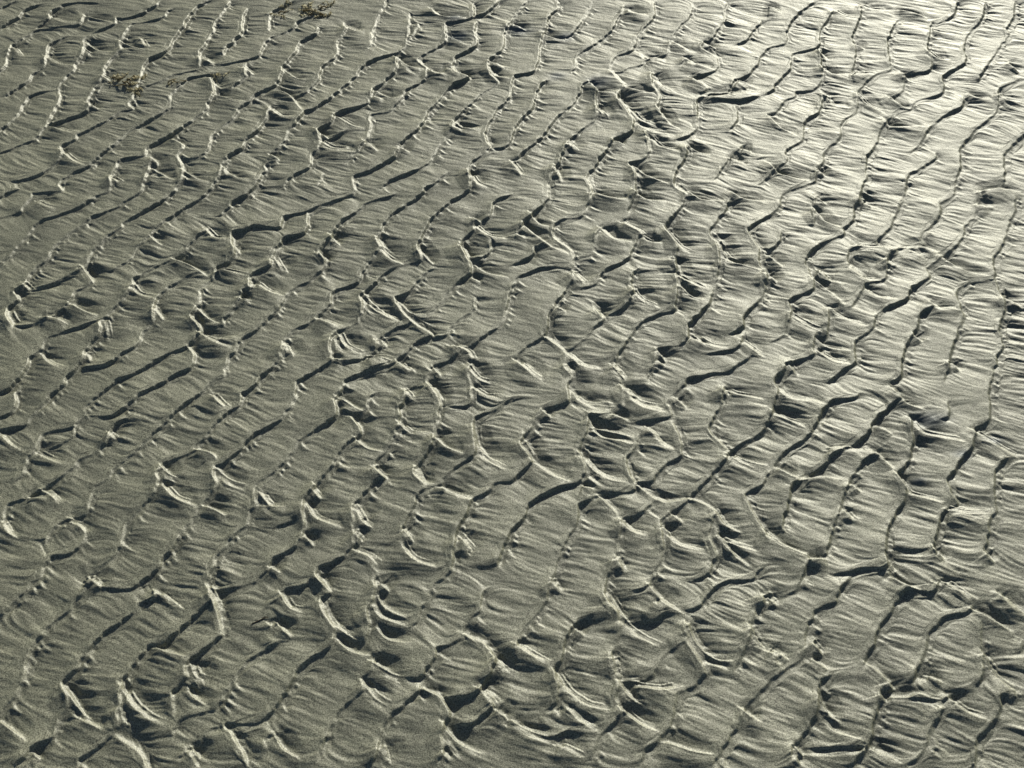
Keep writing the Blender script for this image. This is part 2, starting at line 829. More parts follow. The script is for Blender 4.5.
C 730,480 700,510 690,560 650,620 640,680 610,730 560,765
C 700,505 640,497 560,495
C 960,480 930,490 920,560 840,660 825,760
C 405,692 270,697 160,695
S 390,355 450,400 500,450 520,470
S 480,430 500,470
S 470,490 560,488 600,475 690,500
S 490,10 560,50 630,70
S 690,20 740,50 820,120
S 820,140 880,170 1000,240
S 860,310 900,370 940,390
S 860,350 930,420 1020,480
S 720,490 790,550 890,585
S 710,520 760,570
S 920,80 1020,180
S 170,270 220,330
S 200,570 270,630 400,670
S 200,490 240,560 300,600
S 110,690 150,740
S 100,720 130,765
S 640,400 700,430
S 450,480 470,520
S 170,340 240,390
S 0,310 60,350
S 0,80 40,130
S 400,690 500,730 550,760
H 550,450,28
H 770,460,35
H 900,290,25
H 930,380,25
H 820,540,30
H 0,215,12
H 100,600,25
H 20,55,25
H 880,150,20
H 480,400,20
H 210,695,20
"""
CREST, SPUR, HOLLOW = [], [], []
tx = ty = 0
for line in DATA.strip().splitlines():
    k, *r = line.split()
    if k == 'T':
        tx, ty = int(r[0]), int(r[1]); continue
    pts = [tuple(map(float, q.split(','))) for q in r]
    if k == 'H':
        a, b, c = pts[0]
        HOLLOW.append((tx + a / 4, ty + b / 4, c / 4))
    else:
        (CREST if k == 'C' else SPUR).append([(tx + a / 4, ty + b / 4) for a, b in pts])

# lines surveyed in neighbouring patches that meet end to end are one crest
merged = True
while merged:
    merged = False
    best = None
    for i, A in enumerate(CREST):
        ax, ay = A[-1]
        for j, B in enumerate(CREST):
            if i == j: continue
            bx, by = B[0]
            d = math.hypot(bx - ax, by - ay)
            if d < 17 and by > ay - 8:
                tx, ty = A[-1][0] - A[-2][0], A[-1][1] - A[-2][1]; tl = math.hypot(tx, ty) + 1e-6
                if d > 4 and ((bx - ax) * tx + (by - ay) * ty) / (d * tl) < -.2: continue
                if best is None or d < best[0]: best = (d, i, j)
    if best:
        d, i, j = best; A, B = CREST[i], CREST[j]
        N_ = A[:-1] + [((A[-1][0] + B[0][0]) / 2, (A[-1][1] + B[0][1]) / 2)] + B[1:] if d < 6 or B[0][1] < A[-1][1] else A + B
        CREST = [c for k, c in enumerate(CREST) if k not in (i, j)] + [N_]
        merged = True

def smooth_line(P, step):
    """Catmull-Rom through world points, resampled every `step` metres"""
    P = np.array(P, float)
    if len(P) == 2:
        C = np.linspace(P[0], P[1], 12)
    else:
        Q = np.vstack([2 * P[0] - P[1], P, 2 * P[-1] - P[-2]])
        out = []
        t = np.linspace(0, 1, 16, endpoint=False)[:, None]
        for i in range(1, len(Q) - 2):
            p0, p1, p2, p3 = Q[i - 1:i + 3]
            m1, m2 = .42 * (p2 - p0), .42 * (p3 - p1)
            h = (2*t**3 - 3*t**2 + 1) * p1 + (t**3 - 2*t**2 + t) * m1 + (-2*t**3 + 3*t**2) * p2 + (t**3 - t**2) * m2
            out.append(h)
        C = np.vstack(out + [P[-1:]])
    s = np.concatenate([[0], np.cumsum(np.hypot(*np.diff(C, axis=0).T))])
    n = max(4, int(s[-1] / step))
    u = np.linspace(0, s[-1], n)
    C = np.column_stack([np.interp(u, s, C[:, 0]), np.interp(u, s, C[:, 1])])
    T = np.gradient(C, axis=0)
    T /= np.hypot(T[:, 0], T[:, 1])[:, None] + 1e-12
    return C, T, u

# ---------------------------------------------------------------- working grid (uniform, covers the framed ground)
D = 0.00080
_cx, _cy = ground([0, 1024, 0, 1024], [0, 0, 768, 768])
X0, X1, Y0, Y1 = _cx.min() - .04, _cx.max() + .04, _cy.min() - .04, _cy.max() + .04
xs = np.arange(X0, X1, D); ys = np.arange(Y0, Y1, D)
NX, NY = len(xs), len(ys)
print('grid', NX, NY, X0, X1, Y0, Y1)

FLOW = math.radians(-17)             # direction the ebbing water ran (world angle)
FX, FY = math.cos(FLOW), math.sin(FLOW)
rng = np.random.default_rng(7)

def tile_noise(n, d, la, lb, ang=FLOW, seed=0):
    """periodic gaussian-filtered noise, correlation lengths la (along ang) and lb (across), unit variance"""
    w = np.random.default_rng(seed).standard_normal((n, n)).astype(np.float32)
    f = np.fft.fftfreq(n, d)
    fx, fy = np.meshgrid(f, f)
    a = fx * math.cos(ang) + fy * math.sin(ang)
    b = -fx * math.sin(ang) + fy * math.cos(ang)
    g = np.exp(-2 * (math.pi ** 2) * ((a * la) ** 2 + (b * lb) ** 2))
    r = np.real(np.fft.ifft2(np.fft.fft2(w) * g))
    r -= r.mean()
    return (r / r.std()).astype(np.float32)

TN = 2048
def samp(T, X, Y, d=D):
    """bilinear periodic lookup"""
    u, v = X / d, Y / d
    i, j = np.floor(u).astype(np.int64), np.floor(v).astype(np.int64)
    a, b = (u - i).astype(np.float32), (v - j).astype(np.float32)
    i %= TN; j %= TN; i2 = (i + 1) % TN; j2 = (j + 1) % TN
    return (T[j, i] * (1 - a) + T[j, i2] * a) * (1 - b) + (T[j2, i] * (1 - a) + T[j2, i2] * a) * b

ST1 = tile_noise(TN, D, .015, .0022, seed=1)      # streaks left by the running water
ST2 = tile_noise(TN, D, .007, .0011, FLOW - .06, seed=2)
ST3 = tile_noise(TN, D, .022, .0050, FLOW + .08, seed=3)
BIG = tile_noise(TN, D, .06, .06, seed=4)
MID = tile_noise(TN, D, .012, .012, seed=5)
FINE = tile_noise(TN, D, .0016, .0016, seed=6)

# ---------------------------------------------------------------- ripple height by diffusion between the crest lines
SUNV = np.array([math.sin(math.radians(SUN_AZ)), math.cos(math.radians(SUN_AZ))])
cs, cv, cw = [], [], []
cpx, cpy = [], []
for L in CREST:
    L = list(L)
    gx, gy = ground([p[0] for p in L], [p[1] for p in L])
    C, T, u = smooth_line(np.column_stack([gx, gy]), D * .45)
    # lee side is the right-hand (+x) side of a line listed from far to near
    Nn = np.column_stack([-T[:, 1], T[:, 0]])
    j = samp(ST1, C[:, 0], C[:, 1]) * .0006 + samp(MID, C[:, 0], C[:, 1]) * .0008 + samp(FINE, C[:, 0], C[:, 1]) * .0002
    C = C + np.column_stack([j * FX, j * FY])
    end = np.minimum(u, u[-1] - u)
    lee = .0009 + .0007 * np.clip(end / .008, 0, 1)
    back = (1 - .42 * np.clip((-(Nn @ SUNV) - .35) / .6, 0, 1)) * np.clip(.9 + .28 * samp(MID, C[:, 0] + .3, C[:, 1]) + .15 * samp(ST1, C[:, 0] + .5, C[:, 1]), .35, 1.1)
    tapr = np.clip(end / .006, 0, 1)
    for off, val in ((-.0006, 1.0), (-.0016, .97)):
        P = C + Nn * off
        cs.append(P); cv.append(.5 + (val - .5) * (.35 + .65 * tapr) * back); cw.append(np.ones(len(P)))
    for k, val in ((.55, .36), (1.0, .08), (1.9, 0.0)):
        P = C + Nn * (lee * k)[:, None]
        cs.append(P); cv.append(.5 + (val - .5) * (.35 + .65 * tapr) * back); cw.append(np.ones(len(P)))
CSP = np.vstack(cs); CSV = np.concatenate(cv)

def rasterize(lev):
    d = D * 2 ** lev
    nx, ny = -(-NX // 2 ** lev), -(-NY // 2 ** lev)
    i = np.round((CSP[:, 0] - X0) / d).astype(int); j = np.round((CSP[:, 1] - Y0) / d).astype(int)
    ok = (i >= 0) & (i < nx) & (j >= 0) & (j < ny)
    idx = j[ok] * nx + i[ok]
    w = np.bincount(idx, minlength=nx * ny).reshape(ny, nx)
    v = np.bincount(idx, CSV[ok], minlength=nx * ny).reshape(ny, nx)
    m = w > 0
    return m, np.where(m, v / np.maximum(w, 1), 0).astype(np.float32), (ny, nx)

U = None
for lev in range(6, -1, -1):
    m, v, sh = rasterize(lev)
    if U is None:
        U = np.full(sh, .5, np.float32)
    else:
        U = np.repeat(np.repeat(U, 2, 0), 2, 1)[:sh[0], :sh[1]]
    keep = ~m
    for it in range({0: 40, 1: 80, 2: 140}.get(lev, 240)):
        U = np.where(m, v, U)
        P = np.pad(U, 1, mode='edge')
        U = (P[1:-1, 2:] + P[1:-1, :-2] + .38 * (P[2:, 1:-1] + P[:-2, 1:-1])) / 2.76
    U = np.where(m, v, U)

def blur(A, s):
    r = int(3 * s / D + 1); k = np.exp(-.5 * (np.arange(-r, r + 1) * D / s) ** 2); k /= k.sum()
    P = np.pad(A, ((0, 0), (r, r)), mode='edge'); B = sum(k[q] * P[:, q:q + A.shape[1]] for q in range(2 * r + 1))
    P = np.pad(B, ((r, r), (0, 0)), mode='edge'); return sum(k[q] * P[q:q + A.shape[0]] for q in range(2 * r + 1)).astype(np.float32)

U = blur(np.clip(U, 0, 1), .00055)
XG, YG = np.meshgrid(xs, ys)
AMP = 0.0033
FOLDAMP = .0030
big = samp(BIG, XG, YG)
prof = U ** .85
HT = AMP * np.clip(1 + .12 * big + .22 * samp(MID, XG * .8, YG * .8), .5, 1.5) * prof

# spurs: small curved folds combed out behind the crests: a steep little face towards the sun, a dip in front, a gentle back
SUNV = np.array([math.sin(math.radians(SUN_AZ)), math.cos(math.radians(SUN_AZ))])
PD = np.array([-.0230, -.0150, -.0080, -.0035, -.0009, .0002, .0012, .0021, .0044, .0095, .0200])
PV = np.array([0, .26, .62, .88, .98, 1.0, .0, -.58, -.74, -.42, 0])
FOLD = np.zeros((2, NY, NX), np.float32); SCOUR = np.zeros((2, NY, NX), np.float32)
PC = np.array([0, 0, 0, 0, 0, 0, -.3, -.75, -.90, -.55, 0])

PS = np.array([0, 0, .06, .55, .95, 1.0, .0, -.6, -.5, -.1, 0])

def fold(F, C, T, N2, a, PVAL):
    r = int(.0230 / D) + 1
    x0 = max(0, int((C[:, 0].min() - X0) / D) - r); x1 = min(NX, int((C[:, 0].max() - X0) / D) + r + 1)
    y0 = max(0, int((C[:, 1].min() - Y0) / D) - r); y1 = min(NY, int((C[:, 1].max() - Y0) / D) + r + 1)
    if x1 <= x0 or y1 <= y0: return
    wx, wy = np.meshgrid(xs[x0:x1].astype(np.float32), ys[y0:y1].astype(np.float32))
    d2 = np.full(wx.shape, 1e9, np.float32); k = np.zeros(wx.shape, np.int32)
    for m_ in range(len(C)):
        q0 = max(0, int((C[m_, 0] - X0) / D) - x0 - r); q1 = max(0, int((C[m_, 0] - X0) / D) - x0 + r)
        p0 = max(0, int((C[m_, 1] - Y0) / D) - y0 - r); p1 = max(0, int((C[m_, 1] - Y0) / D) - y0 + r)
        w = np.s_[p0:p1, q0:q1]
        e = (wx[w] - C[m_, 0]) ** 2 + (wy[w] - C[m_, 1]) ** 2
        s = e < d2[w]; d2[w][s] = e[s]; k[w][s] = m_
    dx, dy = wx - C[k, 0], wy - C[k, 1]
    sd = np.sqrt(d2) * np.sign(dx * N2[k, 0] + dy * N2[k, 1])
    along = np.abs(dx * T[k, 0] + dy * T[k, 1])
    f = np.interp(sd, PD, PVAL) * a[k] * np.exp(-(along / (.004 + .3 * np.sqrt(d2))) ** 2)
    g = f ** 4
    F[0, y0:y1, x0:x1] += f * g; F[1, y0:y1, x0:x1] += g

for q, L in enumerate(SPUR):
    gx, gy = ground([p[0] for p in L], [p[1] for p in L])
    C, T, u = smooth_line(np.column_stack([gx, gy]), .0012)
    wob = samp(MID, C[:, 0], C[:, 1]) * .0007
    N2 = np.column_stack([-T[:, 1], T[:, 0]]); N2 *= np.sign(N2 @ SUNV)[:, None]
    C = C + N2 * wob[:, None]
    n = u / u[-1]
    a = np.minimum(1, (1 - n) / .5) * np.minimum(1, .5 + n / .2) * min(1.05, .65 + u[-1] / .05) * np.random.default_rng(q).uniform(.75, 1.2)
    fold(FOLD, C, T, N2, a, PV)
    rq = np.random.default_rng(500 + q)
    for side in (-1, 1):              # folds come in bunches
        if u[-1] > .014 and rq.random() < .62:
            m0 = int(len(C) * rq.uniform(.0, .25)); m1 = max(m0 + 4, int(len(C) * rq.uniform(.7, 1.0)))
            Cc = (C + N2 * side * rq.uniform(.0042, .0065) + T * rq.uniform(-.003, .003))[m0:m1]
            fold(FOLD, Cc, T[m0:m1], N2[m0:m1], a[m0:m1] * rq.uniform(.5, .9), PV)
for L in CREST:                       # where a crest's slip face looks at the sun the trough in front of it is scoured deeper
    gx, gy = ground([p[0] for p in L], [p[1] for p in L])
    C, T, u = smooth_line(np.column_stack([gx, gy]), .0012)
    N2 = np.column_stack([-T[:, 1], T[:, 0]])
    a = np.clip((N2 @ SUNV - .35) / .45, 0, 1)
    a = np.convolve(np.pad(a, 4, mode='edge'), np.ones(9) / 9, 'valid') * .52
    if a.max() > .03: fold(SCOUR, C, T, N2, a, PC)
# short flutes combed off the crests
rq = np.random.default_rng(99)
for L in CREST:
    gx, gy = ground([p[0] for p in L], [p[1] for p in L])
    C, T, u = smooth_line(np.column_stack([gx, gy]), .001)
    N2 = np.column_stack([-T[:, 1], T[:, 0]])
    k = int(rq.uniform(3, 8))
    while k < len(C) - 2:
        if N2[k] @ SUNV > -.35 and rq.random() < .6:
            ln = rq.uniform(.008, .022); d = T[k] * .75 + np.array([FX, FY]) * .65
            p = C[k] + N2[k] * .0028; pts = [p.copy()]
            for s in range(int(ln / .0012)):
                d = d / np.hypot(*d); p = p + d * .0012; pts.append(p.copy())
                d = d + .16 * np.array([FX, FY])
            P_ = np.array(pts); T_ = np.gradient(P_, axis=0); T_ /= np.hypot(*T_.T)[:, None]
            M_ = np.column_stack([-T_[:, 1], T_[:, 0]]); M_ *= np.sign(M_ @ SUNV)[:, None]
            n_ = np.linspace(0, 1, len(P_))
            fold(FOLD, P_, T_, M_, rq.uniform(.16, .46) * (1 - n_) ** .6 * np.minimum(1, .25 + n_ * 3), PS)
        k += int(rq.uniform(3, 10))
HT += FOLDAMP * (blur(FOLD[0] / (FOLD[1] + .0003), .00042) + blur(SCOUR[0] / (SCOUR[1] + .0006), .0012))

# hollows: shaded dips whose far wall turns from the sun
sx_, sy_ = math.sin(math.radians(SUN_AZ)), math.cos(math.radians(SUN_AZ))
for (hx, hy, hr) in HOLLOW:
    cx, cy = ground(hx, hy)
    rr = hr * (ground(hx + 1, hy)[0] - cx)
    dx, dy = XG - cx, YG - cy
    sel = (np.abs(dx) < 4 * rr) & (np.abs(dy) < 4 * rr)
    j, i = np.where(sel.any(1))[0], np.where(sel.any(0))[0]
    if not len(i) or not len(j): continue
    s = np.s_[j[0]:j[-1] + 1, i[0]:i[-1] + 1]
    dx, dy = dx[s], dy[s]
    a = dx * FX + dy * FY; b = -dx * FY + dy * FX
    sa, sb = rr * 1.25, rr * .9
    HT[s] += .15 * b * np.exp(-.5 * ((a / sa) ** 2 + (b / sb) ** 2))

# streaks combed along the run-off: line integral convolution, the direction bending towards the local slope
UB = blur(U, .006)
gy_, gx_ = np.gradient(UB, D)
gm = np.hypot(gx_, gy_) + 1e-6
cap = np.minimum(gm, 30) / gm / 30
VX, VY = FX + 1.6 * gx_ * cap, FY + 1.6 * gy_ * cap
vm = np.hypot(VX, VY) + .05; VX = (VX / vm).astype(np.float32); VY = (VY / vm).astype(np.float32)

ug = np.gradient(U, D)
SMOOTH = (np.hypot(*ug) < 80).astype(np.float32)

def comb(cross, length, seed):
    n = TN
    T = tile_noise(n, D, cross, cross, 0, seed)[:NY, :NX]
    acc = T.copy()
    st = 2.0 if cross > .0015 else 1.0
    for sgn in (-1, 1):
        jx = np.broadcast_to(np.arange(NX, dtype=np.float32), (NY, NX)).copy()
        jy = np.broadcast_to(np.arange(NY, dtype=np.float32)[:, None], (NY, NX)).copy()
        live = np.ones((NY, NX), np.float32)
        for s in range(int(length / D / st)):
            ii = np.clip(jx, 0, NX - 1).astype(np.int32); jj = np.clip(jy, 0, NY - 1).astype(np.int32)
            jx += sgn * st * VX[jj, ii]; jy += sgn * st * VY[jj, ii]
            ii = np.clip(jx + .5, 0, NX - 1).astype(np.int32); jj = np.clip(jy + .5, 0, NY - 1).astype(np.int32)
            g = math.exp(-2 * (s * st * D / length) ** 2)
            live *= SMOOTH[jj, ii]; acc += g * live * T[jj, ii]
    acc -= acc.mean()
    return acc / acc.std()

L1, L2, L3, L4 = comb(.0010, .014, 21), comb(.0019, .018, 22), comb(.0034, .022, 23), comb(.0070, .026, 24)
rough = np.clip(1.25 - .75 * UB, .3, 1.3) * np.clip(.9 + .2 * samp(BIG, XG * 2.3 + .7, YG * 2.3 + .2), .3, 1.7)
HT += (.00015 * L1 + .00021 * L2 +   .00019 * L3 + .00032 * L4 + .00006 * L2 * np.clip(1 - U, 0, 1) ** 3) * rough * blur(SMOOTH, .0012)

def streaks(X, Y):
    return .000035 * samp(FINE, X, Y)

def wild_streaks(X, Y):
    return .00022 * samp(ST1, X, Y) + .00045 * samp(ST3, X, Y)

# ---------------------------------------------------------------- one ground sheet: fine inside, stretched out to the horizon
def axis(a, lo, hi):
    out_l, out_r = [], []
    for sgn, start, lst in ((-1, a[0], out_l), (1, a[-1], out_r)):
        s, p = D, start
        while abs(p) < 400:
            d0 = abs(p - start)
            if s < .003 or d0 > .55: s *= 1.05 if s < .003 else 1.16
            p += sgn * s; lst.append(p)
    return np.concatenate([out_l[::-1], a, out_r]), len(out_l)

gx, ox = axis(xs, X0, X1); gy, oy = axis(ys, Y0, Y1)
GX, GY = np.meshgrid(gx, gy)

def wild(X, Y):
    """ripples beyond the surveyed patch: same wavelength, direction and profile"""
    fade = np.exp(-(np.maximum(0, np.hypot(X, Y - .8) - 2.2) / .8) ** 2)
    out = []
    for s in (0, .37):
        w = .013 * samp(BIG, X * 1.1 + .3 + s, Y * 1.1 + s) + .006 * samp(BIG, X * 2.7, Y * 2.7 + .4 + s) + .0035 * samp(MID, X * .9 + s, Y * .9) + .0010 * samp(ST1, X, Y)
        ph = (X * FX + Y * FY + w) / .041 + s
        f = ph - np.floor(ph)
        lee = .06
        out.append(np.where(f < 1 - lee, f / (1 - lee), (1 - f) / lee))
    m = np.clip(.5 + 4 * samp(BIG, X * 1.6 + .11, Y * 1.6 + .77), 0, 1)
    p = out[0] * m + out[1] * (1 - m)
    cross = -X * FY + Y * FX + .008 * samp(BIG, X * 2, Y * 2) + .25 * (X * FX + Y * FY)
    q = (cross / .034 + .8 * samp(BIG, X * 1.4 + .5, Y * 1.4)); q = q - np.floor(q)
    q = np.where(q < .9, q / .9, (1 - q) / .1)
    return (AMP * p * (1 + .2 * samp(BIG, X * .9, Y * .9)) + .0016 * (1 - q) * np.clip(.4 + .8 * samp(BIG, X * 1.9 + .2, Y * 1.9), 0, 1.2)) * fade, fade

HW, fade = wild(GX, GY); HW = HW + wild_streaks(GX, GY) * fade
px, py = pixel(GX, np.maximum(GY, -.3))
inside = np.minimum(np.minimum(px, 1024 - px), np.minimum(py, 768 - py))
mk = np.clip((inside + 26) / 14, 0, 1); mk = mk * mk * (3 - 2 * mk)
mk[GY < .1] = 0
full = np.zeros_like(HW)
full[oy:oy + NY, ox:ox + NX] = HT
HH = HW * (1 - mk) + full * mk + streaks(GX, GY) * np.clip(fade, 0, 1)
HH = HH + .0022 * np.clip(fade, 0, 1) * samp(BIG, GX * .35, GY * .35)

def height_at(x, y):
    i = int(round((x - X0) / D)) + ox; j = int(round((y - Y0) / D)) + oy
    return float(HH[j, i])

ny, nx = HH.shape
co = np.stack([GX, GY, HH], -1).astype(np.float32).reshape(-1)
me = bpy.data.meshes.new('sand')
me.vertices.add(nx * ny); me.vertices.foreach_set('co', co)
b = (np.arange(ny - 1)[:, None] * nx + np.arange(nx - 1)[None, :]).astype(np.int32).ravel()
quads = np.stack([b, b + 1, b + nx + 1, b + nx], -1).ravel().astype(np.int32)
nf = len(b)
me.loops.add(nf * 4); me.loops.foreach_set('vertex_index', quads)
me.polygons.add(nf); me.polygons.foreach_set('loop_start', np.arange(0, nf * 4, 4, dtype=np.int32))
me.update()
me.polygons.foreach_set('use_smooth', np.ones(nf, bool))
# wetness: film in a few troughs, its sky reflection painted as colour
WET_SKY = [(458, 38, 12), (520, 31, 12), (566, 38, 9), (930, 420, 17), (962, 455, 9), (455, 20, 8), (995, 440, 9), (918, 481, 7), (557, 78, 8), (598, 84, 12)]
wet_sky = np.zeros((ny, nx), np.float32)
for wx, wy, wr in WET_SKY:
    wet_sky = np.maximum(wet_sky, np.exp(-(((px - wx) / wr) ** 2 + ((py - wy) / (wr * .45)) ** 2)) * mk)
at = me.attributes.new('wet_sky_tint', 'FLOAT', 'POINT'); at.data.foreach_set('value', wet_sky.ravel().astype(np.float32))
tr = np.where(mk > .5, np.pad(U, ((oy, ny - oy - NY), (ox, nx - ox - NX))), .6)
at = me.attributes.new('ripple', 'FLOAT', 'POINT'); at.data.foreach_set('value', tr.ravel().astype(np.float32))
C = bpy.context.scene.collection
sand = bpy.data.objects.new('ground', me); C.objects.link(sand)
sand['kind'] = 'structure'

# ---------------------------------------------------------------- materials
def material(name):
    m = bpy.data.materials.new(name); m.use_nodes = True
    nt = m.node_tree
    return m, nt, nt.nodes['Principled BSDF']

def sand_material():
    m, nt, bs = material('damp_sand')
    N, Lk = nt.nodes.new, nt.links.new
    tc = N('ShaderNodeTexCoord')
    g1 = N('ShaderNodeTexNoise'); g1.inputs['Scale'].default_value = 850; g1.inputs['Detail'].default_value = 2; g1.inputs['Roughness'].default_value = .7
    Lk(tc.outputs['Object'], g1.inputs['Vector'])
    g2 = N('ShaderNodeTexNoise'); g2.inputs['Scale'].default_value = 38; g2.inputs['Detail'].default_value = 4
    Lk(tc.outputs['Object'], g2.inputs['Vector'])
    r1 = N('ShaderNodeValToRGB')
    r1.color_ramp.elements[0].position = .34; r1.color_ramp.elements[0].color = (.040, .040, .024, 1)
    r1.color_ramp.elements[1].position = .68; r1.color_ramp.elements[1].color = (.40, .397, .275, 1)
    Lk(g1.outputs['Fac'], r1.inputs['Fac'])
    mr = N('ShaderNodeMapRange'); mr.inputs['From Min'].default_value = .3; mr.inputs['From Max'].default_value = .7
    mr.inputs['To Min'].default_value = .86; mr.inputs['To Max'].default_value = 1.14
    Lk(g2.outputs['Fac'], mr.inputs['Value'])
    mul = N('ShaderNodeVectorMath'); mul.operation = 'SCALE'
    Lk(r1.outputs['Color'], mul.inputs[0]); Lk(mr.outputs['Result'], mul.inputs['Scale'])
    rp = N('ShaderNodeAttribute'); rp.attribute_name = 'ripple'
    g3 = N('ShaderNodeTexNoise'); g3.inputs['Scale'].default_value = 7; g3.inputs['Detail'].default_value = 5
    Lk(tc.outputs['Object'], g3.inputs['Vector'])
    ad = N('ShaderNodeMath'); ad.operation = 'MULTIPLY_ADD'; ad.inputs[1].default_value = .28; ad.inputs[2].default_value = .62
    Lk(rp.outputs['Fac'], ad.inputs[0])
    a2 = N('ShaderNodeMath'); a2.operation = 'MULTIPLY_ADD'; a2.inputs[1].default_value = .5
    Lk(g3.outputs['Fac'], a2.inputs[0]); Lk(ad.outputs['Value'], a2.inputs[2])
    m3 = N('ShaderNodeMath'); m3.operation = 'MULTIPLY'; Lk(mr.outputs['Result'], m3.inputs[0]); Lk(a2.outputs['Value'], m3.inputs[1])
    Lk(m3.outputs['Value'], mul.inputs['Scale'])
    wet_sky = N('ShaderNodeAttribute'); wet_sky.attribute_name = 'wet_sky_tint'
    dk = N('ShaderNodeMix'); dk.data_type = 'RGBA'
    Lk(wet_sky.outputs['Fac'], dk.inputs['Factor']); Lk(mul.outputs['Vector'], dk.inputs['A']); dk.inputs['B'].default_value = (.05, .075, .085, 1)  # damp darkening plus the film's blue sky reflection, painted into the base colour
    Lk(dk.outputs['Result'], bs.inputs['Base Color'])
    ro = N('ShaderNodeMapRange'); ro.inputs['To Min'].default_value = 0.59; ro.inputs['To Max'].default_value = .5
    Lk(wet_sky.outputs['Fac'], ro.inputs['Value']); Lk(ro.outputs['Result'], bs.inputs['Roughness'])
    bs.inputs['IOR'].default_value = 1.8
    sp = N('ShaderNodeMapRange'); sp.inputs['From Min'].default_value = .3; sp.inputs['From Max'].default_value = .7
    sp.inputs['To Min'].default_value = 1.0 * .5; sp.inputs['To Max'].default_value = 1.0
    Lk(g1.outputs['Fac'], sp.inputs['Value']); Lk(sp.outputs['Result'], bs.inputs['Specular IOR Level'])
    bp = N('ShaderNodeBump'); bp.inputs['Distance'].default_value = .00032; bp.inputs['Strength'].default_value = .9
    Lk(g1.outputs['Fac'], bp.inputs['Height']); Lk(bp.outputs['Normal'], bs.inputs['Normal'])
    return m
me.materials.append(sand_material())

# ---------------------------------------------------------------- light, sky, camera
sc = bpy.context.scene
w = bpy.data.worlds.new('World'); sc.world = w; w.use_nodes = True
nt = w.node_tree
sky = nt.nodes.new('ShaderNodeTexSky'); sky.sky_type = 'NISHITA'; sky.sun_disc = False
sky.sun_elevation = math.radians(SUN_EL); sky.sun_rotation = math.radians(SUN_AZ)
nt.links.new(sky.outputs['Color'], nt.nodes['Background'].inputs['Color'])
nt.nodes['Background'].inputs['Strength'].default_value = 0.046
ld = bpy.data.lights.new('sun', 'SUN'); ld.energy = 5.0; ld.angle = math.radians(.5); ld.color = (1, .97, .82)
lo = bpy.data.objects.new('sun', ld); C.objects.link(lo)
lo.rotation_euler = (math.radians(90 - SUN_EL), 0, math.radians(180 - SUN_AZ))
cd = bpy.data.cameras.new('camera'); cam = bpy.data.objects.new('camera', cd); C.objects.link(cam)
cam.location = (0, 0, CAM_H); cam.rotation_euler = (math.radians(90) - PITCH, 0, 0)
cd.sensor_fit = 'VERTICAL'; cd.sensor_height = 24; cd.lens = 12 / TV
cd.clip_start = .02; cd.clip_end = 2000
sc.camera = cam
sc.view_settings.view_transform = 'Standard'; sc.view_settings.look = 'None'; sc.view_settings.exposure = 0

# ---------------------------------------------------------------- wrack and twigs lying on the sand
def weed_material(name, c1, c2):
    m, nt, bs = material(name)
    N, Lk = nt.nodes.new, nt.links.new
    tc = N('ShaderNodeTexCoord'); n = N('ShaderNodeTexNoise'); n.inputs['Scale'].default_value = 260; n.inputs['Detail'].default_value = 3
    Lk(tc.outputs['Object'], n.inputs['Vector'])
    r = N('ShaderNodeValToRGB'); r.color_ramp.elements[0].position = .35; r.color_ramp.elements[1].position = .65
    r.color_ramp.elements[0].color = c1 + (1,); r.color_ramp.elements[1].color = c2 + (1,)
    Lk(n.outputs['Fac'], r.inputs['Fac']); Lk(r.outputs['Color'], bs.inputs['Base Color'])
    bs.inputs['Roughness'].default_value = .6; bs.inputs['Specular IOR Level'].default_value = .3
    tl = N('ShaderNodeBsdfTranslucent'); Lk(r.outputs['Color'], tl.inputs['Color'])
    mx = N('ShaderNodeMixShader'); mx.inputs['Fac'].default_value = .45
    Lk(bs.outputs['BSDF'], mx.inputs[1]); Lk(tl.outputs['BSDF'], mx.inputs[2]); Lk(mx.outputs['Shader'], nt.nodes['Material Output'].inputs['Surface'])
    return m
TWIG = weed_material('twig_bark', (.05, .03, .018), (.14, .08, .045))
TAN = weed_material('dry_weed', (.46, .41, .26), (.78, .72, .50))
BROWN = weed_material('brown_weed', (.24, .20, .11), (.44, .37, .22))

def mesh_object(name, verts, faces, mat, parent=None, loc=(0, 0, 0)):
    m = bpy.data.meshes.new(name); m.from_pydata(verts, [], faces); m.update()
    for p in m.polygons: p.use_smooth = True
    m.materials.append(mat)
    o = bpy.data.objects.new(name, m); C.objects.link(o); o.location = loc
    if parent: o.parent = parent
    return o

def tube(path, rads, seg=6):
    V, F = [], []
    path = [np.array(p, float) for p in path]
    for i, p in enumerate(path):
        t = path[min(i + 1, len(path) - 1)] - path[max(i - 1, 0)]; t /= np.linalg.norm(t) + 1e-9
        a = np.cross(t, (0, 0, 1)) if abs(t[2]) < .9 else np.cross(t, (1, 0, 0)); a /= np.linalg.norm(a); b_ = np.cross(t, a)
        for k in range(seg):
            q = 2 * math.pi * k / seg
            V.append(tuple(p + rads[i] * (math.cos(q) * a + math.sin(q) * b_)))
    n = len(path)
    for i in range(n - 1):
        for k in range(seg):
            F.append((i * seg + k, i * seg + (k + 1) % seg, (i + 1) * seg + (k + 1) % seg, (i + 1) * seg + k))
    F.append(tuple(range(seg))[::-1]); F.append(tuple((n - 1) * seg + k for k in range(seg)))
    return V, F

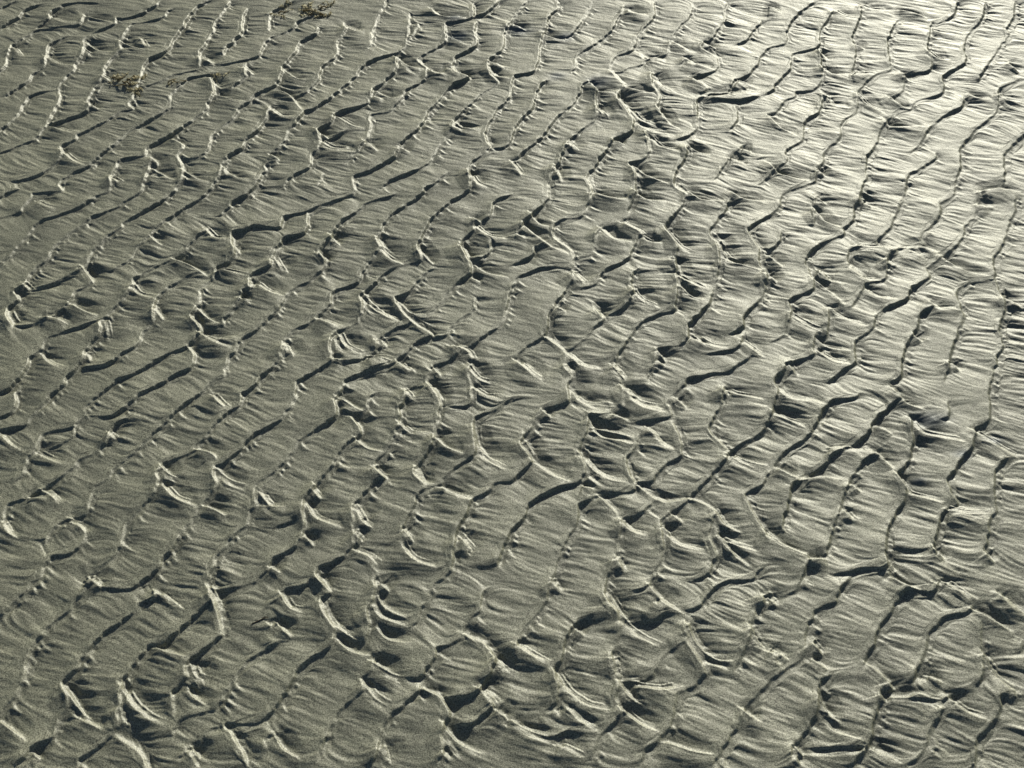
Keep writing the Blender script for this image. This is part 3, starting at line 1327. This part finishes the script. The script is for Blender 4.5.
def ribbon(rnd, cx, cy, length, width, head, lift):
    """a curled, crinkled blade of weed lying on the sand; local coordinates of the clump"""
    n = 14; V, F = [], []
    x, y, h = cx, cy, head
    for i in range(n + 1):
        t = i / n
        wd = width * (math.sin(math.pi * min(1, .12 + t * .86)) ** .6) * (1 + .25 * math.sin(9 * t + cx * 900))
        nx_, ny_ = -math.sin(h), math.cos(h)
        z = lift * math.sin(math.pi * t) + .0008 * math.sin(15 * t + cy * 800) + .0005
        for s, dz in ((-1, .0012 * math.sin(11 * t + 1)), (0, .0), (1, .0012 * math.sin(12 * t))):
            V.append((x + nx_ * wd * s, y + ny_ * wd * s, z + dz))
        x += math.cos(h) * length / n; y += math.sin(h) * length / n
        h += rnd.uniform(-.42, .42)
    for i in range(n):
        for k in (0, 1):
            a = i * 3 + k; F.append((a, a + 1, a + 4, a + 3))
    return V, F

def ground_point(px_, py_):
    x, y = ground(px_, py_); x, y = float(x), float(y)
    return x, y, height_at(x, y)

def clump(px_, py_, label, spots, seed, group=None):
    rnd = random.Random(seed)
    x0, y0, z0 = ground_point(px_, py_)
    root = bpy.data.objects.new('seaweed_clump', None); C.objects.link(root)
    root.location = (x0, y0, z0); root.empty_display_size = .01
    root['label'] = label; root['category'] = 'seaweed'
    if group: root['group'] = group
    for (sx, sy, ln, wd, hd, kind) in spots:
        x, y, z = ground_point(sx, sy)
        if kind == 's':
            pth, h, xx, yy = [], hd, x, y
            for i in range(7):
                pth.append((xx - x0, yy - y0, height_at(xx, yy) - z0 + .0012 + .0015 * math.sin(i * .9)))
                xx += math.cos(h) * ln / 6; yy += math.sin(h) * ln / 6; h += rnd.uniform(-.35, .35)
            V, F = tube(pth, [wd * (1 - .08 * i) for i in range(7)])
            mesh_object('stem', V, F, BROWN, root)
        else:
            V, F = ribbon(rnd, 0, 0, ln, wd, hd, rnd.uniform(.0, .0015))
            V = [(a + x - x0, b_ + y - y0, c + height_at(x + a, y + b_) - z0) for a, b_, c in V]
            mesh_object('blade', V, F, TAN if kind == 't' else BROWN, root)
    return root

R = random.Random(3)
def scatter(cx, cy, rx, ry, n):
    out = []
    for i in range(n):
        a, q = R.uniform(0, 2 * math.pi), math.sqrt(R.random())
        out.append((cx + rx * q * math.cos(a), cy + ry * q * math.sin(a), R.uniform(.008, .022), R.uniform(.0008, .0020), R.uniform(-.7, .9) + math.pi * R.randint(0, 1), R.choice('tttttbs')))
    return out
clump(300, 12, 'tangled tan and brown seaweed scraps on the rippled sand at the far edge',
      scatter(314, 15, 7, 4, 9) + scatter(304, 9, 12, 4, 7) + scatter(327, 6, 6, 4, 5) + scatter(289, 8, 8, 4, 4) + scatter(278, 13, 4, 3, 3) + scatter(329, 14, 3, 2, 2), 11)
clump(131, 86, 'dry yellowish seaweed clump spread over the ripples near the left edge',
      scatter(131, 90, 13, 3, 8) + scatter(125, 80, 7, 5, 5) + scatter(140, 79, 11, 3, 5) + scatter(119, 84, 4, 2, 3) + scatter(136, 94, 5, 3, 4), 12)
clump(220, 77, 'tiny brown seaweed scrap right of the yellowish clump',
      scatter(219, 77, 4, 2, 3), 13)
clump(172, 87, 'few thin dark weed shreds just beside the yellowish clump',
      scatter(171, 87, 3, 2, 3), 14)

def twig(px0, py0, px1, py1, label):
    x0, y0, z0 = ground_point(px0, py0); x1, y1, z1 = ground_point(px1, py1)
    pth = []
    for i in range(9):
        t = i / 8; x, y = x0 + (x1 - x0) * t, y0 + (y1 - y0) * t
        pth.append((x - x0, y - y0, height_at(x, y) - z0 + .0004))
    V, F = tube(pth, [.00045 - .00002 * i for i in range(9)])
    o = mesh_object('twig', V, F, TWIG, None, (x0, y0, z0))
    o['label'] = label; o['category'] = 'twig'
    p = pth[5]; b1 = [(p[0], p[1], p[2]), (p[0] + .004, p[1] + .003, p[2] + .0004), (p[0] + .007, p[1] + .002, p[2] + .0002)]
    V, F = tube(b1, [.0004, .0003, .0002], 5)
    mesh_object('side_shoot', V, F, TWIG, o)
twig(252, 624, 266, 618, 'thin reddish brown twig lying in a shaded trough, lower left')
